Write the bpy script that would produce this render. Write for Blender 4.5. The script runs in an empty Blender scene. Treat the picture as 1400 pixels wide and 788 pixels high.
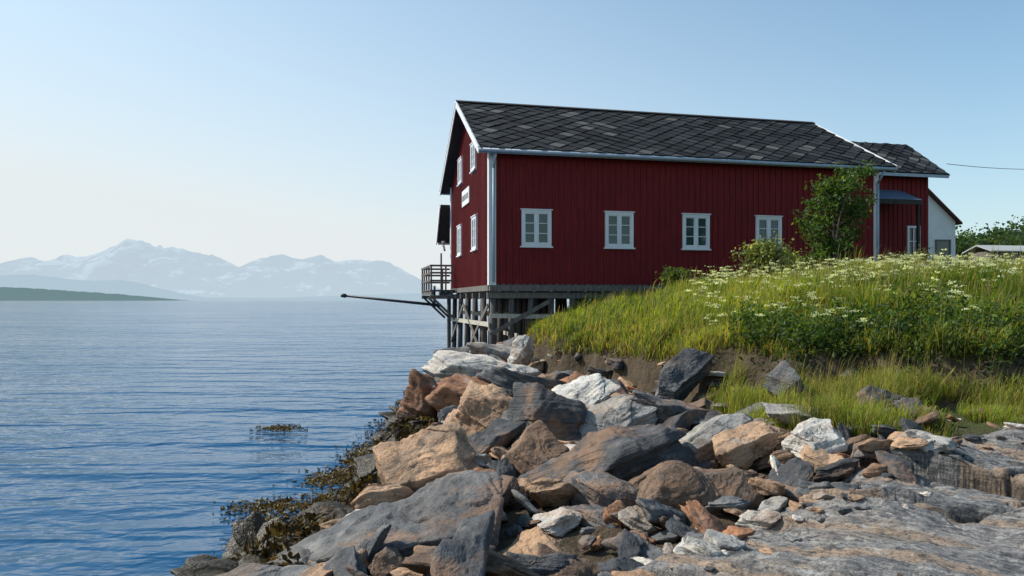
import bpy, bmesh, math, random
import numpy as np
from mathutils import Vector, Matrix
rng = np.random.default_rng(7)
random.seed(7)
S = bpy.context.scene
COL = S.collection

# ------------------------------------------------------------------ noise
def _h(ix, iy, iz, seed):
    n = (ix.astype(np.int64)*374761393 + iy.astype(np.int64)*668265263 + iz.astype(np.int64)*1274126177 + seed*974711) & 0xFFFFFFFF
    n = ((n ^ (n >> 13))*1274126177) & 0xFFFFFFFF
    n = ((n ^ (n >> 16))*2246822519) & 0xFFFFFFFF
    n = n ^ (n >> 15)
    return (n & 0xFFFFFF)/float(0xFFFFFF)*2-1
def vnoise(P, seed=0):
    P = np.asarray(P, float)
    F = np.floor(P); f = P-F; f = f*f*f*(f*(f*6-15)+10)
    i = F.astype(np.int64)
    r = 0
    for dx in (0, 1):
        wx = f[..., 0] if dx else 1-f[..., 0]
        for dy in (0, 1):
            wy = f[..., 1] if dy else 1-f[..., 1]
            for dz in (0, 1):
                wz = f[..., 2] if dz else 1-f[..., 2]
                r = r+wx*wy*wz*_h(i[..., 0]+dx, i[..., 1]+dy, i[..., 2]+dz, seed)
    return r
def fbm(P, octv=4, seed=0, gain=.5):
    a = 1; s = 0; P = np.asarray(P, float)
    for o in range(octv):
        s = s+a*vnoise(P, seed+o*17); P = P*2.03+11.3; a *= gain
    return s
def n2(X, Y, sc, octv=3, seed=0):
    return fbm(np.stack([X*sc, Y*sc, np.zeros_like(X)+seed*.37], -1), octv, seed)
def sstep(a, b, x):
    t = np.clip((x-a)/(b-a), 0, 1); return t*t*(3-2*t)
def cells(X, Y, seed):
    """cellular noise: F1, F2, per-cell random values and offset to the cell point"""
    ix = np.floor(X).astype(np.int64); iy = np.floor(Y).astype(np.int64)
    F1 = np.full(X.shape, 9.); F2 = np.full(X.shape, 9.); r1 = np.zeros(X.shape); r2 = np.zeros(X.shape); ox = np.zeros(X.shape); oy = np.zeros(X.shape)
    for dx in (-1, 0, 1):
        for dy in (-1, 0, 1):
            cx = ix+dx; cy = iy+dy; z = cx*0
            px = cx+.5+.42*_h(cx, cy, z, seed); py = cy+.5+.42*_h(cx, cy, z, seed+1)
            d = np.hypot(X-px, Y-py); nr = d < F1
            F2 = np.where(nr, F1, np.minimum(F2, d)); F1 = np.where(nr, d, F1)
            r1 = np.where(nr, _h(cx, cy, z, seed+2), r1); r2 = np.where(nr, _h(cx, cy, z, seed+3), r2)
            ox = np.where(nr, X-px, ox); oy = np.where(nr, Y-py, oy)
    return F1, F2, r1, r2, ox, oy

# ------------------------------------------------------------------ mesh utils
def np_mesh(name, V, faces, mat=None, smooth=True, attrs=None, parent=None, loc=None):
    me = bpy.data.meshes.new(name)
    V = np.asarray(V, np.float32)
    if not isinstance(faces, list): faces = [faces]
    faces = [np.asarray(f, np.int32) for f in faces if len(f)]
    me.vertices.add(len(V)); me.vertices.foreach_set('co', V.ravel())
    li = np.concatenate([f.ravel() for f in faces])
    tot = np.concatenate([np.full(len(f), f.shape[1], np.int32) for f in faces])
    st = np.concatenate([[0], np.cumsum(tot)[:-1]]).astype(np.int32)
    me.loops.add(len(li)); me.loops.foreach_set('vertex_index', li)
    me.polygons.add(len(tot)); me.polygons.foreach_set('loop_start', st)
    me.polygons.foreach_set('loop_total', tot)
    me.polygons.foreach_set('use_smooth', np.full(len(tot), smooth))
    me.update(calc_edges=True)
    if attrs:
        for k, (typ, arr) in attrs.items():
            a = me.attributes.new(k, typ, 'POINT')
            arr = np.asarray(arr, np.float32)
            if typ == 'FLOAT_COLOR':
                if arr.shape[1] == 3: arr = np.concatenate([arr, np.ones((len(arr), 1), np.float32)], 1)
                a.data.foreach_set('color', arr.ravel())
            elif typ == 'FLOAT_VECTOR': a.data.foreach_set('vector', arr.ravel())
            else: a.data.foreach_set('value', arr.ravel())
    ob = bpy.data.objects.new(name, me); COL.objects.link(ob)
    if mat: me.materials.append(mat)
    if parent: ob.parent = parent
    if loc is not None: ob.location = loc
    return ob

class Batch:
    def __init__(s): s.v = []; s.f = []
    def add(s, vs, fs):
        b = len(s.v); s.v += [tuple(v) for v in vs]; s.f += [tuple(b+i for i in f) for f in fs]
    def box(s, x0, x1, y0, y1, z0, z1):
        s.add([(x0, y0, z0), (x1, y0, z0), (x1, y1, z0), (x0, y1, z0), (x0, y0, z1), (x1, y0, z1), (x1, y1, z1), (x0, y1, z1)],
              [(0, 3, 2, 1), (4, 5, 6, 7), (0, 1, 5, 4), (1, 2, 6, 5), (2, 3, 7, 6), (3, 0, 4, 7)])
    def beam(s, p0, p1, w, h, up=(0, 0, 1)):
        p0 = Vector(p0); p1 = Vector(p1); d = (p1-p0).normalized(); up = Vector(up)
        if abs(d.dot(up.normalized())) > .999: up = Vector((0, 1, 0))
        sd = d.cross(up).normalized(); u2 = sd.cross(d).normalized()
        a = sd*w/2; b = u2*h/2
        s.add([p0-a-b, p0+a-b, p0+a+b, p0-a+b, p1-a-b, p1+a-b, p1+a+b, p1-a+b],
              [(0, 1, 2, 3), (7, 6, 5, 4), (0, 4, 5, 1), (1, 5, 6, 2), (2, 6, 7, 3), (3, 7, 4, 0)])
    def cyl(s, p0, p1, r0, r1, n=10):
        p0 = Vector(p0); p1 = Vector(p1); d = (p1-p0).normalized()
        t = Vector((1, 0, 0)) if abs(d.x) < .8 else Vector((0, 1, 0))
        a = d.cross(t).normalized(); b = d.cross(a)
        vs = []
        for p, r in ((p0, r0), (p1, r1)):
            for i in range(n):
                an = 2*math.pi*i/n; vs.append(p+a*math.cos(an)*r+b*math.sin(an)*r)
        fs = [(i, i+n, (i+1) % n+n, (i+1) % n) for i in range(n)]+[tuple(range(n)), tuple(reversed(range(n, 2*n)))]
        s.add(vs, fs)
    def prism(s, poly, x0, x1, axis='x'):
        n = len(poly)
        f = (lambda x, p: (x, p[0], p[1])) if axis == 'x' else (lambda x, p: (p[0], x, p[1]))
        s.add([f(x0, p) for p in poly]+[f(x1, p) for p in poly],
              [tuple(range(n)), tuple(reversed(range(n, 2*n)))]+[(i, i+n, (i+1) % n+n, (i+1) % n) for i in range(n)])
    def obj(s, name, mat, parent=None, smooth=False):
        me = bpy.data.meshes.new(name); me.from_pydata(s.v, [], s.f); me.materials.append(mat)
        bm = bmesh.new(); bm.from_mesh(me); bmesh.ops.recalc_face_normals(bm, faces=bm.faces); bm.to_mesh(me); bm.free()
        if smooth:
            for p in me.polygons: p.use_smooth = True
        ob = bpy.data.objects.new(name, me); COL.objects.link(ob)
        if parent: ob.parent = parent
        return ob
def empty(name, loc=(0, 0, 0), rz=0):
    e = bpy.data.objects.new(name, None); COL.objects.link(e); e.location = loc; e.rotation_euler = (0, 0, rz); return e

# ------------------------------------------------------------------ material utils
class M:
    def __init__(s, name):
        s.m = bpy.data.materials.new(name); s.m.use_nodes = True
        s.t = s.m.node_tree; s.n = s.t.nodes; s.l = s.t.links
        s.b = s.n['Principled BSDF']; s.out = s.n['Material Output']
    def node(s, typ, **kw):
        n = s.n.new(typ)
        for k, v in kw.items(): setattr(n, k, v)
        return n
    def set(s, n, key, v):
        inp = n.inputs[key]
        if isinstance(v, bpy.types.NodeSocket): s.l.new(v, inp)
        else: inp.default_value = v
    def noise(s, vec, scale, detail=4, rough=.55, dist=0):
        n = s.node('ShaderNodeTexNoise'); n.inputs['Scale'].default_value = scale; n.inputs['Detail'].default_value = detail
        n.inputs['Roughness'].default_value = rough; n.inputs['Distortion'].default_value = dist
        if vec is not None: s.l.new(vec, n.inputs['Vector'])
        return n.outputs['Fac']
    def ramp(s, fac, stops):
        r = s.node('ShaderNodeValToRGB'); s.l.new(fac, r.inputs[0]); e = r.color_ramp.elements
        while len(e) < len(stops): e.new(.5)
        for el, (p, c) in zip(e, stops):
            el.position = p; el.color = (c, c, c, 1) if not hasattr(c, '__len__') else (*c, 1)
        return r.outputs[0]
    def mix(s, fac, a, b, mode='MIX'):
        n = s.node('ShaderNodeMix', data_type='RGBA', blend_type=mode)
        for i, v in ((0, fac), (6, a), (7, b)):
            if isinstance(v, bpy.types.NodeSocket): s.l.new(v, n.inputs[i])
            elif hasattr(v, '__len__'): n.inputs[i].default_value = (*v, 1)[:4]
            else: n.inputs[i].default_value = v
        return n.outputs[2]
    def math(s, op, a, b=0):
        n = s.node('ShaderNodeMath', operation=op)
        for i, v in ((0, a), (1, b)):
            if isinstance(v, bpy.types.NodeSocket): s.l.new(v, n.inputs[i])
            else: n.inputs[i].default_value = v
        return n.outputs[0]
    def mapping(s, vec, sc=(1, 1, 1), rot=(0, 0, 0)):
        n = s.node('ShaderNodeMapping'); s.l.new(vec, n.inputs[0]); n.inputs['Scale'].default_value = sc; n.inputs['Rotation'].default_value = rot
        return n.outputs[0]
    def attr(s, name, out='Color'):
        n = s.node('ShaderNodeAttribute', attribute_name=name); return n.outputs[out]
    def pos(s): return s.node('ShaderNodeNewGeometry').outputs['Position']
    def objc(s): return s.node('ShaderNodeTexCoord').outputs['Object']
    def bump(s, h, strength, dist, nrm=None):
        n = s.node('ShaderNodeBump'); n.inputs['Strength'].default_value = strength; n.inputs['Distance'].default_value = dist
        s.l.new(h, n.inputs['Height'])
        if nrm is not None: s.l.new(nrm, n.inputs['Normal'])
        return n.outputs[0]
    def fin(s, color=None, rough=None, normal=None, spec=None):
        if color is not None: s.set(s.b, 'Base Color', color if isinstance(color, bpy.types.NodeSocket) else (*color, 1))
        if rough is not None: s.set(s.b, 'Roughness', rough)
        if normal is not None: s.l.new(normal, s.b.inputs['Normal'])
        if spec is not None: s.b.inputs['Specular IOR Level'].default_value = spec
        return s.m

def mat_rock():
    m = M('rock'); rp = m.attr('rp', 'Vector'); col = m.attr('tint')
    big = m.noise(rp, 1.6, 3, .6)
    st = m.noise(m.mapping(rp, (1.0, 1.0, 16)), 1.5, 4, .6, .4)
    fine = m.noise(rp, 34, 3, .7)
    mid = m.noise(rp, 6, 5, .7)
    c = m.mix(m.ramp(big, [(.35, .0), (.65, 1.)]), col, m.mix(1, col, (.60, .57, .56), 'MULTIPLY'))
    c = m.mix(m.ramp(st, [(.45, 0), (.62, .8)]), c, m.mix(1, c, (1.65, 1.5, 1.32), 'MULTIPLY'))
    c = m.mix(m.ramp(mid, [(.56, 0), (.72, .4)]), c, (.27, .245, .21))
    c = m.mix(m.ramp(mid, [(.36, .65), (.46, 0)]), c, (.03, .029, .028))
    c = m.mix(m.ramp(fine, [(.3, .55), (.48, 0)]), c, (.03, .03, .03))
    ru = m.noise(m.mapping(rp, (1, 1, 1), (1, .4, 0)), 1.1, 4, .65)
    c = m.mix(m.ramp(ru, [(.53, 0), (.64, .6)]), c, (.30, .165, .09))
    c = m.mix(m.ramp(ru, [(.30, .4), (.40, 0)]), c, (.42, .39, .35))
    z = m.node('ShaderNodeSeparateXYZ'); m.l.new(m.pos(), z.inputs[0])
    w = m.math('ADD', z.outputs[2], m.math('MULTIPLY', m.math('SUBTRACT', m.noise(m.pos(), 2.5, 3), .5), .6))
    wet = m.ramp(w, [(.30, 1.), (.55, 0.)])
    c = m.mix(wet, c, m.mix(mid, (.018, .012, .006), (.065, .042, .013)))
    h = m.math('ADD', m.math('MULTIPLY', mid, .6), m.math('ADD', m.math('MULTIPLY', st, .7), m.math('MULTIPLY', fine, .16)))
    return m.fin(c, m.ramp(wet, [(0, .8), (1, .4)]), m.bump(h, 1, .06), .35)

def mat_slab():
    m = M('bedrock'); p = m.pos()
    pr = m.mapping(p, (1, 1, 1), (0, 0, .62))
    warp = m.noise(p, .9, 4, .6)
    wv = m.node('ShaderNodeTexWave', wave_type='BANDS', bands_direction='Y'); m.l.new(pr, wv.inputs['Vector'])
    wv.inputs['Scale'].default_value = .45; wv.inputs['Distortion'].default_value = 8; wv.inputs['Detail'].default_value = 5; wv.inputs['Detail Scale'].default_value = .7
    fine = m.noise(p, 42, 3, .7); mid = m.noise(p, 6, 6, .7)
    st = m.noise(m.mapping(pr, (1, 9, 9)), 2.2, 6, .7, .8)
    ct = m.attr('cell', 'Fac')
    c = m.mix(m.ramp(mid, [(.35, 0), (.65, 1)]), (.12, .122, .13), (.30, .29, .282))
    c = m.mix(m.ramp(ct, [(.1, 0), (.9, .8)]), c, m.mix(1, c, (1.6, 1.4, 1.22), 'MULTIPLY'))
    c = m.mix(m.ramp(st, [(.50, 0), (.58, .7)]), c, (.42, .39, .35))
    c = m.mix(m.ramp(st, [(.38, .8), (.45, 0)]), c, (.065, .065, .07))
    c = m.mix(m.ramp(wv.outputs['Fac'], [(.84, 0), (.95, .8)]), c, (.43, .29, .19))
    c = m.mix(m.ramp(warp, [(.52, 0), (.62, .6)]), c, (.40, .29, .20))
    c = m.mix(m.ramp(m.noise(p, 11, 5, .72), [(.38, .8), (.47, 0)]), c, (.05, .05, .052))
    c = m.mix(m.ramp(m.noise(p, 2.6, 7, .74), [(.59, 0), (.63, .6)]), c, (.52, .50, .46))
    c = m.mix(m.ramp(fine, [(.36, .6), (.5, 0)]), c, (.05, .05, .05))
    cr = m.attr('crack', 'Fac')
    c = m.mix(cr, c, (.02, .018, .016))
    h = m.math('ADD', m.math('MULTIPLY', mid, .7), m.math('ADD', m.math('MULTIPLY', st, 1.1), m.math('MULTIPLY', fine, .14)))
    return m.fin(c, .75, m.bump(h, 1, .06), .35)

def mat_ground():
    m = M('ground'); p = m.pos()
    g = m.attr('grassy', 'Fac')
    soil = m.mix(m.noise(p, 5, 5, .7), (.025, .018, .012), (.16, .12, .08))
    gr = m.mix(m.noise(p, 1.5, 5, .7), (.03, .045, .012), (.085, .11, .03))
    c = m.mix(g, soil, gr)
    return m.fin(c, .95, m.bump(m.noise(p, 9, 5, .7), .9, .1), .1)

def mat_leaf(name, trans=.45):
    m = M(name); c = m.attr('tint')
    m.fin(c, .55, None, .3)
    tr = m.node('ShaderNodeBsdfTranslucent')
    m.l.new(m.mix(1, c, (2.1, 2.0, .65), 'MULTIPLY'), tr.inputs[0])
    mx = m.node('ShaderNodeMixShader'); mx.inputs[0].default_value = trans
    m.l.new(m.b.outputs[0], mx.inputs[1]); m.l.new(tr.outputs[0], mx.inputs[2]); m.l.new(mx.outputs[0], m.out.inputs[0])
    return m.m

def mat_paint(name, col, var=.25, rough=.6, grain=True):
    m = M(name); p = m.objc()
    n = m.noise(m.mapping(p, (9, 9, .8)), 1.5, 5, .65)
    big = m.noise(p, .6, 4, .6)
    c = m.mix(m.ramp(n, [(.3, 0), (.7, 1)]), tuple(x*(1-var) for x in col), tuple(min(1, x*(1+var)) for x in col))
    c = m.mix(m.ramp(big, [(.4, 0), (.7, .5)]), c, m.mix(1, c, (.68, .68, .72), 'MULTIPLY'))
    return m.fin(c, rough, m.bump(n, .3, .01) if grain else None, .3)

ROCK = mat_rock(); SLAB = mat_slab(); GROUND = mat_ground()
LEAF = mat_leaf('foliage'); GRASS = mat_leaf('grass_blades', .5); WEED = mat_leaf('seaweed_fronds', .15)
RED = mat_paint('red_paint', (.17, .010, .011), .35, .75)
WHITE = mat_paint('white_paint', (.76, .76, .74), .06, .55)
GREYW = mat_paint('weathered_wood', (.16, .14, .12), .4, .85)
PALEW = mat_paint('pale_new_wood', (.50, .45, .36), .2, .8)
DARKW = mat_paint('dark_wood', (.05, .043, .038), .3, .85)
METAL = mat_paint('dark_steel', (.05, .05, .055), .2, .5)
BLUEG = mat_paint('blue_grey_sheet', (.10, .14, .19), .15, .45)
def mat_glass():
    m = M('window_glass'); n = m.noise(m.objc(), 1.2, 2)
    return m.fin(m.mix(n, (.02, .035, .035), (.05, .09, .08)), .06, m.bump(n, .15, .02), .6)
GLASS = mat_glass()
def mat_slate():
    m = M('slate'); c = m.attr('tint'); p = m.objc()
    n = m.noise(p, 9, 5, .7); l = m.noise(p, 2.2, 5, .75)
    cc = m.mix(m.ramp(n, [(.3, 0), (.7, .6)]), c, m.mix(1, c, (.55, .55, .57), 'MULTIPLY'))
    cc = m.mix(m.ramp(l, [(.58, 0), (.68, .35)]), cc, (.12, .12, .11))
    return m.fin(cc, .85, m.bump(n, .5, .015), .15)
SLATE = mat_slate()

# ------------------------------------------------------------------ terrain
SY = [-200, 0, 6.9, 8.4, 10.4, 13.7, 18.6, 29, 36, 42, 55, 110, 300, 1000, 4000]
SX = [-40, -3.0, -2.6, -2.1, -1.9, -2.2, -2.6, -2.6, -.6, 6, 17, 36, 90, 330, 1500]
BANK = np.array([(.3, 26), (.75, 20), (1.5, 17), (2.4, 14.5), (3.3, 12.6), (4.3, 11.3), (5.6, 10.7), (8, 10.3), (14, 9.6), (40, 3), (4000, -400),
                 (4000, 4000), (2000, 4000), (430, 1000), (115, 310), (45, 112), (24, 57), (12, 38), (3, 31)], float)
def sdist(X, Y, poly):
    sh = X.shape; X = X.ravel(); Y = Y.ravel()
    d = np.full(X.shape, 1e9); ins = np.zeros(X.shape, bool); n = len(poly)
    for i in range(n):
        a = poly[i]; b = poly[(i+1) % n]; e = b-a
        t = np.clip(((X-a[0])*e[0]+(Y-a[1])*e[1])/(e@e), 0, 1)
        d = np.minimum(d, np.hypot(X-a[0]-t*e[0], Y-a[1]-t*e[1]))
        if a[1] != b[1]:
            c = ((a[1] > Y) != (b[1] > Y)) & (X < (b[0]-a[0])*(Y-a[1])/(b[1]-a[1])+a[0]); ins ^= c
    return (np.where(ins, d, -d)).reshape(sh)
HO = np.array([-.75, 25.]); HU = np.array([.975, .2222]); HV = np.array([-.2222, .975])
def bank_t(X, Y):
    return sdist(X, Y, BANK)+.36*n2(X, Y, .9, 3, 5)*np.exp(-np.maximum(Y-30, 0)/20)
def patchf(X, Y):
    return sstep(2.6, 3.8, X)*(1-sstep(6.8, 8.5, X))*sstep(7.6, 8.8, Y)
def ground_z(X, Y, t=None):
    X = np.asarray(X, float); Y = np.asarray(Y, float)
    d = X-np.interp(Y, SY, SX)+.25*n2(X, Y, .8, 2, 3)
    base = np.where(d < 0, np.maximum(-4, d*.55), .9*(1-np.exp(-np.maximum(d, 0)*.30)))
    if t is None: t = bank_t(X, Y)
    prof = np.interp(t, [-.3, 0, .15, .35, 1.0, 3, 5, 8, 15, 22, 40, 100, 1000, 4000], [0, .12, .70, .98, 1.2, 1.62, 1.92, 2.1, 2.42, 3.0, 5.2, 11.5, 50, 160])
    z = base+prof+.30*patchf(X, Y)*np.clip(1-t/.4, 0, 1)*(t < .4)+.07*n2(X, Y, 1.3, 3, 9)
    z = z+np.clip((t-20)/40, 0, 1)*.6*n2(X, Y, .05, 3, 2)
    u = (X-HO[0])*HU[0]+(Y-HO[1])*HU[1]; v = (X-HO[0])*HV[0]+(Y-HO[1])*HV[1]
    f = sstep(-.5, .8, v)*sstep(-2, 0, u)*(1-sstep(15.3, 16.8, u))*(1-sstep(12, 14, v))
    z = z*(1-f)+np.minimum(z, 2.3)*f
    return z
def axis(lo, hi, step, far_lo, far_hi, g=1.13):
    a = list(np.arange(lo, hi, step)); s = step; x = a[-1]
    while x < far_hi: s *= g; x += s; a.append(x)
    s = step; x = a[0]; b = []
    while x > far_lo: s *= g; x -= s; b.append(x)
    return np.array(b[::-1]+a)
gx = axis(-4.5, 16, .11, -60, 3900); gy = axis(3, 28, .11, -60, 3900)
GX, GY = np.meshgrid(gx, gy); T = bank_t(GX, GY); GZ = ground_z(GX, GY, T)
def grid_faces(ny, nx):
    i = np.arange(ny*nx).reshape(ny, nx)
    return np.stack([i[:-1, :-1].ravel(), i[:-1, 1:].ravel(), i[1:, 1:].ravel(), i[1:, :-1].ravel()], 1)
SLABE = np.array([(-.3, 1.0), (-.15, 4.1), (.6, 5.1), (1.45, 5.95), (2.3, 6.6), (3.2, 7.3), (4.4, 8.0), (5.8, 8.4), (9, 8.8), (14, 9), (14, 1.0)], float)
sd = sdist(GX, GY, SLABE)
GZ2 = GZ-.45*sstep(0, .5, sd)
GZ2 = GZ2+.03*n2(GX, GY, 3, 3, 19)*(GX > -4)*(GY < 30)
np_mesh('ground', np.stack([GX.ravel(), GY.ravel(), GZ2.ravel()], 1), grid_faces(len(gy), len(gx)), GROUND, True,
        {'grassy': ('FLOAT', np.maximum(sstep(.35, .8, T), .7*patchf(GX, GY)*(GX < 60)*(T < -.5)).ravel())})
# bedrock: broad sheets split by long diagonal joints
SST = .02
sx = np.arange(-1.0, 9.5, SST); sy = np.arange(2.2, 9.7, SST); BX, BY = np.meshgrid(sx, sy)
sd = sdist(BX, BY, SLABE)+.30*n2(BX, BY, 1.2, 4, 31)
TH = -.62; ca, sa = math.cos(TH), math.sin(TH); RX = BX*ca+BY*sa; RY = -BX*sa+BY*ca
wx_ = .40*n2(BX, BY, .8, 5, 41); wy_ = .30*n2(BX, BY, .8, 5, 43)
F1, F2, r1, r2, ox, oy = cells((RX+wx_)*.36, (RY+wy_)*1.05, 501)
G1, G2, q1, q2, px_, py_ = cells((RX+wx_*1.1)*.95+7, (RY+wy_*1.1)*3.0+3, 777)
eb = F2-F1; es = G2-G1
small = sstep(-.05, .35, n2(BX, BY, .6, 2, 91))
bz = .93+.13*n2(BX, BY, .5, 2, 33)+.035*n2(BX, BY, 1.6, 4, 35)
bz += .095*r1+.07*r2*ox+.26*r2*oy
bz += small*(.035*q1+.11*q2*py_)
lay = (RY+wy_)*3.6+1.6*n2(BX, BY, .6, 3, 8); fl = lay-np.floor(lay)
bz += .040*fl*sstep(1, .92, fl)*sstep(-.35, .25, n2(BX, BY, .6, 2, 66))
bz += .015*(BX-3)+.03*(BY-5)
gate = sstep(-.35, .15, n2(BX, BY, 1.0, 3, 72))
crack = np.maximum((1-sstep(0.0, .045, eb))*(.35+.65*gate), small*.8*(1-sstep(0, .05, es))*gate)
bz -= (.13*(1-sstep(0.0, .06, eb))+.045*small*(1-sstep(0, .07, es)))*(.3+.7*gate)
bz -= .8*(1-sstep(-.25, .55, sd))**1.5
bz += .014*n2(BX, BY, 7, 4, 36)
np_mesh('bedrock_slab', np.stack([BX.ravel(), BY.ravel(), bz.ravel()], 1), grid_faces(len(sy), len(sx)), SLAB, True,
        {'crack': ('FLOAT', crack.ravel()), 'cell': ('FLOAT', np.clip(.5+.4*r2+.25*small*q1, 0, 1).ravel())})
def slab_z(x, y):
    i = int(round((y-2.2)/SST)); j = int(round((x+1.0)/SST)); i = min(max(i, 0), len(sy)-1); j = min(max(j, 0), len(sx)-1); return bz[i, j]

# ------------------------------------------------------------------ rocks
_ico = {}
def ico(n):
    if n not in _ico:
        bm = bmesh.new(); bmesh.ops.create_icosphere(bm, subdivisions=n, radius=1)
        V = np.array([v.co[:] for v in bm.verts]); V /= np.linalg.norm(V, axis=1)[:, None]
        F = np.array([[v.index for v in f.verts] for f in bm.faces]); bm.free(); _ico[n] = (V, F)
    return _ico[n]
def rock(sub, seed, size=(1, 1, 1), rough=1.0, k=140):
    r = np.random.default_rng(seed); D, F = ico(sub)
    N = []; d = []
    for ax in range(3):
        for sg in (-1, 1):
            v = np.zeros(3); v[ax] = sg; v += r.normal(0, .24, 3); N.append(v/np.linalg.norm(v)); d.append(r.uniform(.45, .85))
    for i in range(10):
        v = r.normal(0, 1, 3)*np.array([1, 1, .6]); N.append(v/np.linalg.norm(v)); d.append(r.uniform(.58, .92))
    N = np.array(N); d = np.array(d)
    q = np.maximum(D@N.T, 1e-6)/d
    R = 1/q.max(1)*.6+.4*np.exp(-np.log((q**(k/4)).sum(1))/(k/4))
    P = D*R[:, None]*np.array(size)*.70
    sc = max(size)
    off = r.uniform(-50, 50, 3)
    th = .075*max(.6, sc)
    zl = P[:, 2]/th+.7*vnoise(P*1.6/sc+off, 3)
    li = np.floor(zl).astype(np.int64)
    lv = _h(li, li*0+3, li*0+7, seed)
    P[:, :2] *= (1+.085*rough*lv)[:, None]
    P += D*(fbm(P*(2.4/sc)+off, 5, seed % 89, .55)*.035*sc*rough)[:, None]
    ch = vnoise(P*(3.6/sc)+off, 13)
    P += D*(np.floor(ch*3.5)/3.5*.05*sc*rough)[:, None]
    return P, F, off
def rotm(rx, ry, rz): return np.array(Matrix.Rotation(rz, 3, 'Z') @ Matrix.Rotation(ry, 3, 'Y') @ Matrix.Rotation(rx, 3, 'X'))
C = dict(dark=(.07, .073, .08), grey=(.135, .137, .142), light=(.34, .325, .30), tan=(.41, .265, .165), rust=(.30, .14, .07), brown=(.18, .115, .075), white=(.60, .57, .52), wet=(.04, .03, .018))
# x, y, size, rot deg, colour, centre height
HERO = [
 (-.72, 6.45, (1.75, 1.0, .60), (26, -18, 16), 'grey', .52),
 (-.98, 8.6, (1.15, 1.0, .80), (16, -20, 20), 'tan', .50),
 (-.48, 11.4, (1.15, 1.1, .9), (5, 25, -15), 'tan', .70),
 (.45, 10.4, (1.4, 1.1, 1.05), (-12, 8, 10), 'dark', .70),
 (1.02, 8.2, (1.75, 1.0, .7), (-10, -20, 12), 'dark', .62),
 (1.6, 6.85, (1.25, .85, .6), (14, -14, 10), 'brown', .66),
 (.10, 5.9, (1.15, .8, .30), (14, -18, 15), 'tan', .40),
 (-.75, 17.0, (2.3, 1.1, .45), (8, 5, 5), 'white', .92),
 (-1.75, 14.2, (.7, .9, 1.0), (0, 18, 0), 'rust', .45),
 (-.95, 13.8, (1.2, 1.0, .65), (12, 5, 20), 'rust', .68),
 (.35, 14.6, (1.7, 1.1, .5), (12, 18, 30), 'grey', .90),
 (1.45, 10.3, (1.1, .7, .42), (14, -25, 30), 'light', .85),
 (1.0, 12.2, (1.2, .8, .35), (15, -28, 30), 'white', .96),
 (2.75, 12.2, (1.1, .5, .5), (20, -28, 35), 'dark', 1.2),
 (2.05, 8.3, (1.6, .55, .26), (18, -22, 25), 'light', .86),
 (2.2, 10.5, (.9, .7, .35), (5, 10, 40), 'grey', .98),
 (3.2, 7.75, (.6, .45, .34), (10, -14, 20), 'white', 1.10),
 (2.55, 8.0, (.9, .5, .28), (10, -14, 20), 'tan', 1.0),
 (3.45, 8.9, (.8, .5, .16), (14, 6, -10), 'light', 1.22),
 (3.85, 10.3, (.5, .4, .4), (0, 25, 10), 'grey', 1.38),
 (-1.85, 8.0, (.9, .9, .40), (5, 8, 40), 'wet', .10),
 (-1.95, 6.7, (1.2, .9, .45), (0, -8, 10), 'wet', .12),
 (-2.35, 6.2, (1.0, .7, .40), (0, 6, -20), 'wet', .08),
 (-1.85, 10.6, (.8, 1.2, .5), (0, -15, 10), 'wet', .15),
 (.55, 5.4, (.8, .6, .34), (10, 16, -20), 'brown', .40),
 (.80, 6.7, (.8, .7, .45), (10, 22, 40), 'grey', .5),
 (-.35, 7.9, (.8, .8, .5), (10, -6, 70), 'rust', .46),
 (.3, 8.9, (.9, .8, .5), (30, -6, 30), 'brown', .58),
 (-1.3, 20.5, (1.3, 1.1, .5), (10, 6, 70), 'light', .75),
 (.2, 19.2, (.7, .5, 1.0), (10, 38, 70), 'white', 1.1),
 (-.5, 22.5, (1.6, 1.1, .5), (10, 12, 10), 'light', 1.0),
 (-1.7, 24.5, (1.6, 1.1, .5), (10, -12, 50), 'grey', .65),
 (.2, 23.6, (1.4, 1.0, .5), (5, -12, 50), 'grey', 1.1),
 (1.05, 7.1, (.7, .5, .35), (10, 12, 0), 'grey', .62),
 (-.3, 9.9, (.9, .6, .4), (18, -22, 40), 'dark', .62),
]
HXY = np.array([(h[0], h[1], max(h[2][0], h[2][1])) for h in HERO])
for i, (x, y, sz, rt, c, zc) in enumerate(HERO):
    P, F, off = rock(6 if y < 12.5 else 5, 2100+i*7, sz)
    RM = rotm(*[math.radians(a) for a in rt]); W = P@RM.T
    tint = np.tile(np.array(C[c])*random.uniform(.9, 1.12), (len(P), 1))
    np_mesh('boulder', W, F, ROCK, True, {'tint': ('FLOAT_COLOR', tint), 'rp': ('FLOAT_VECTOR', P+off)}, loc=(x, y, zc))
def mklib(sub, n): return [rock(sub, 900+i, (random.uniform(.95, 1.5), random.uniform(.55, .95), random.uniform(.2, .5))) for i in range(n)]
LIB5 = mklib(5, 18); LIB4 = mklib(4, 18)
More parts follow.
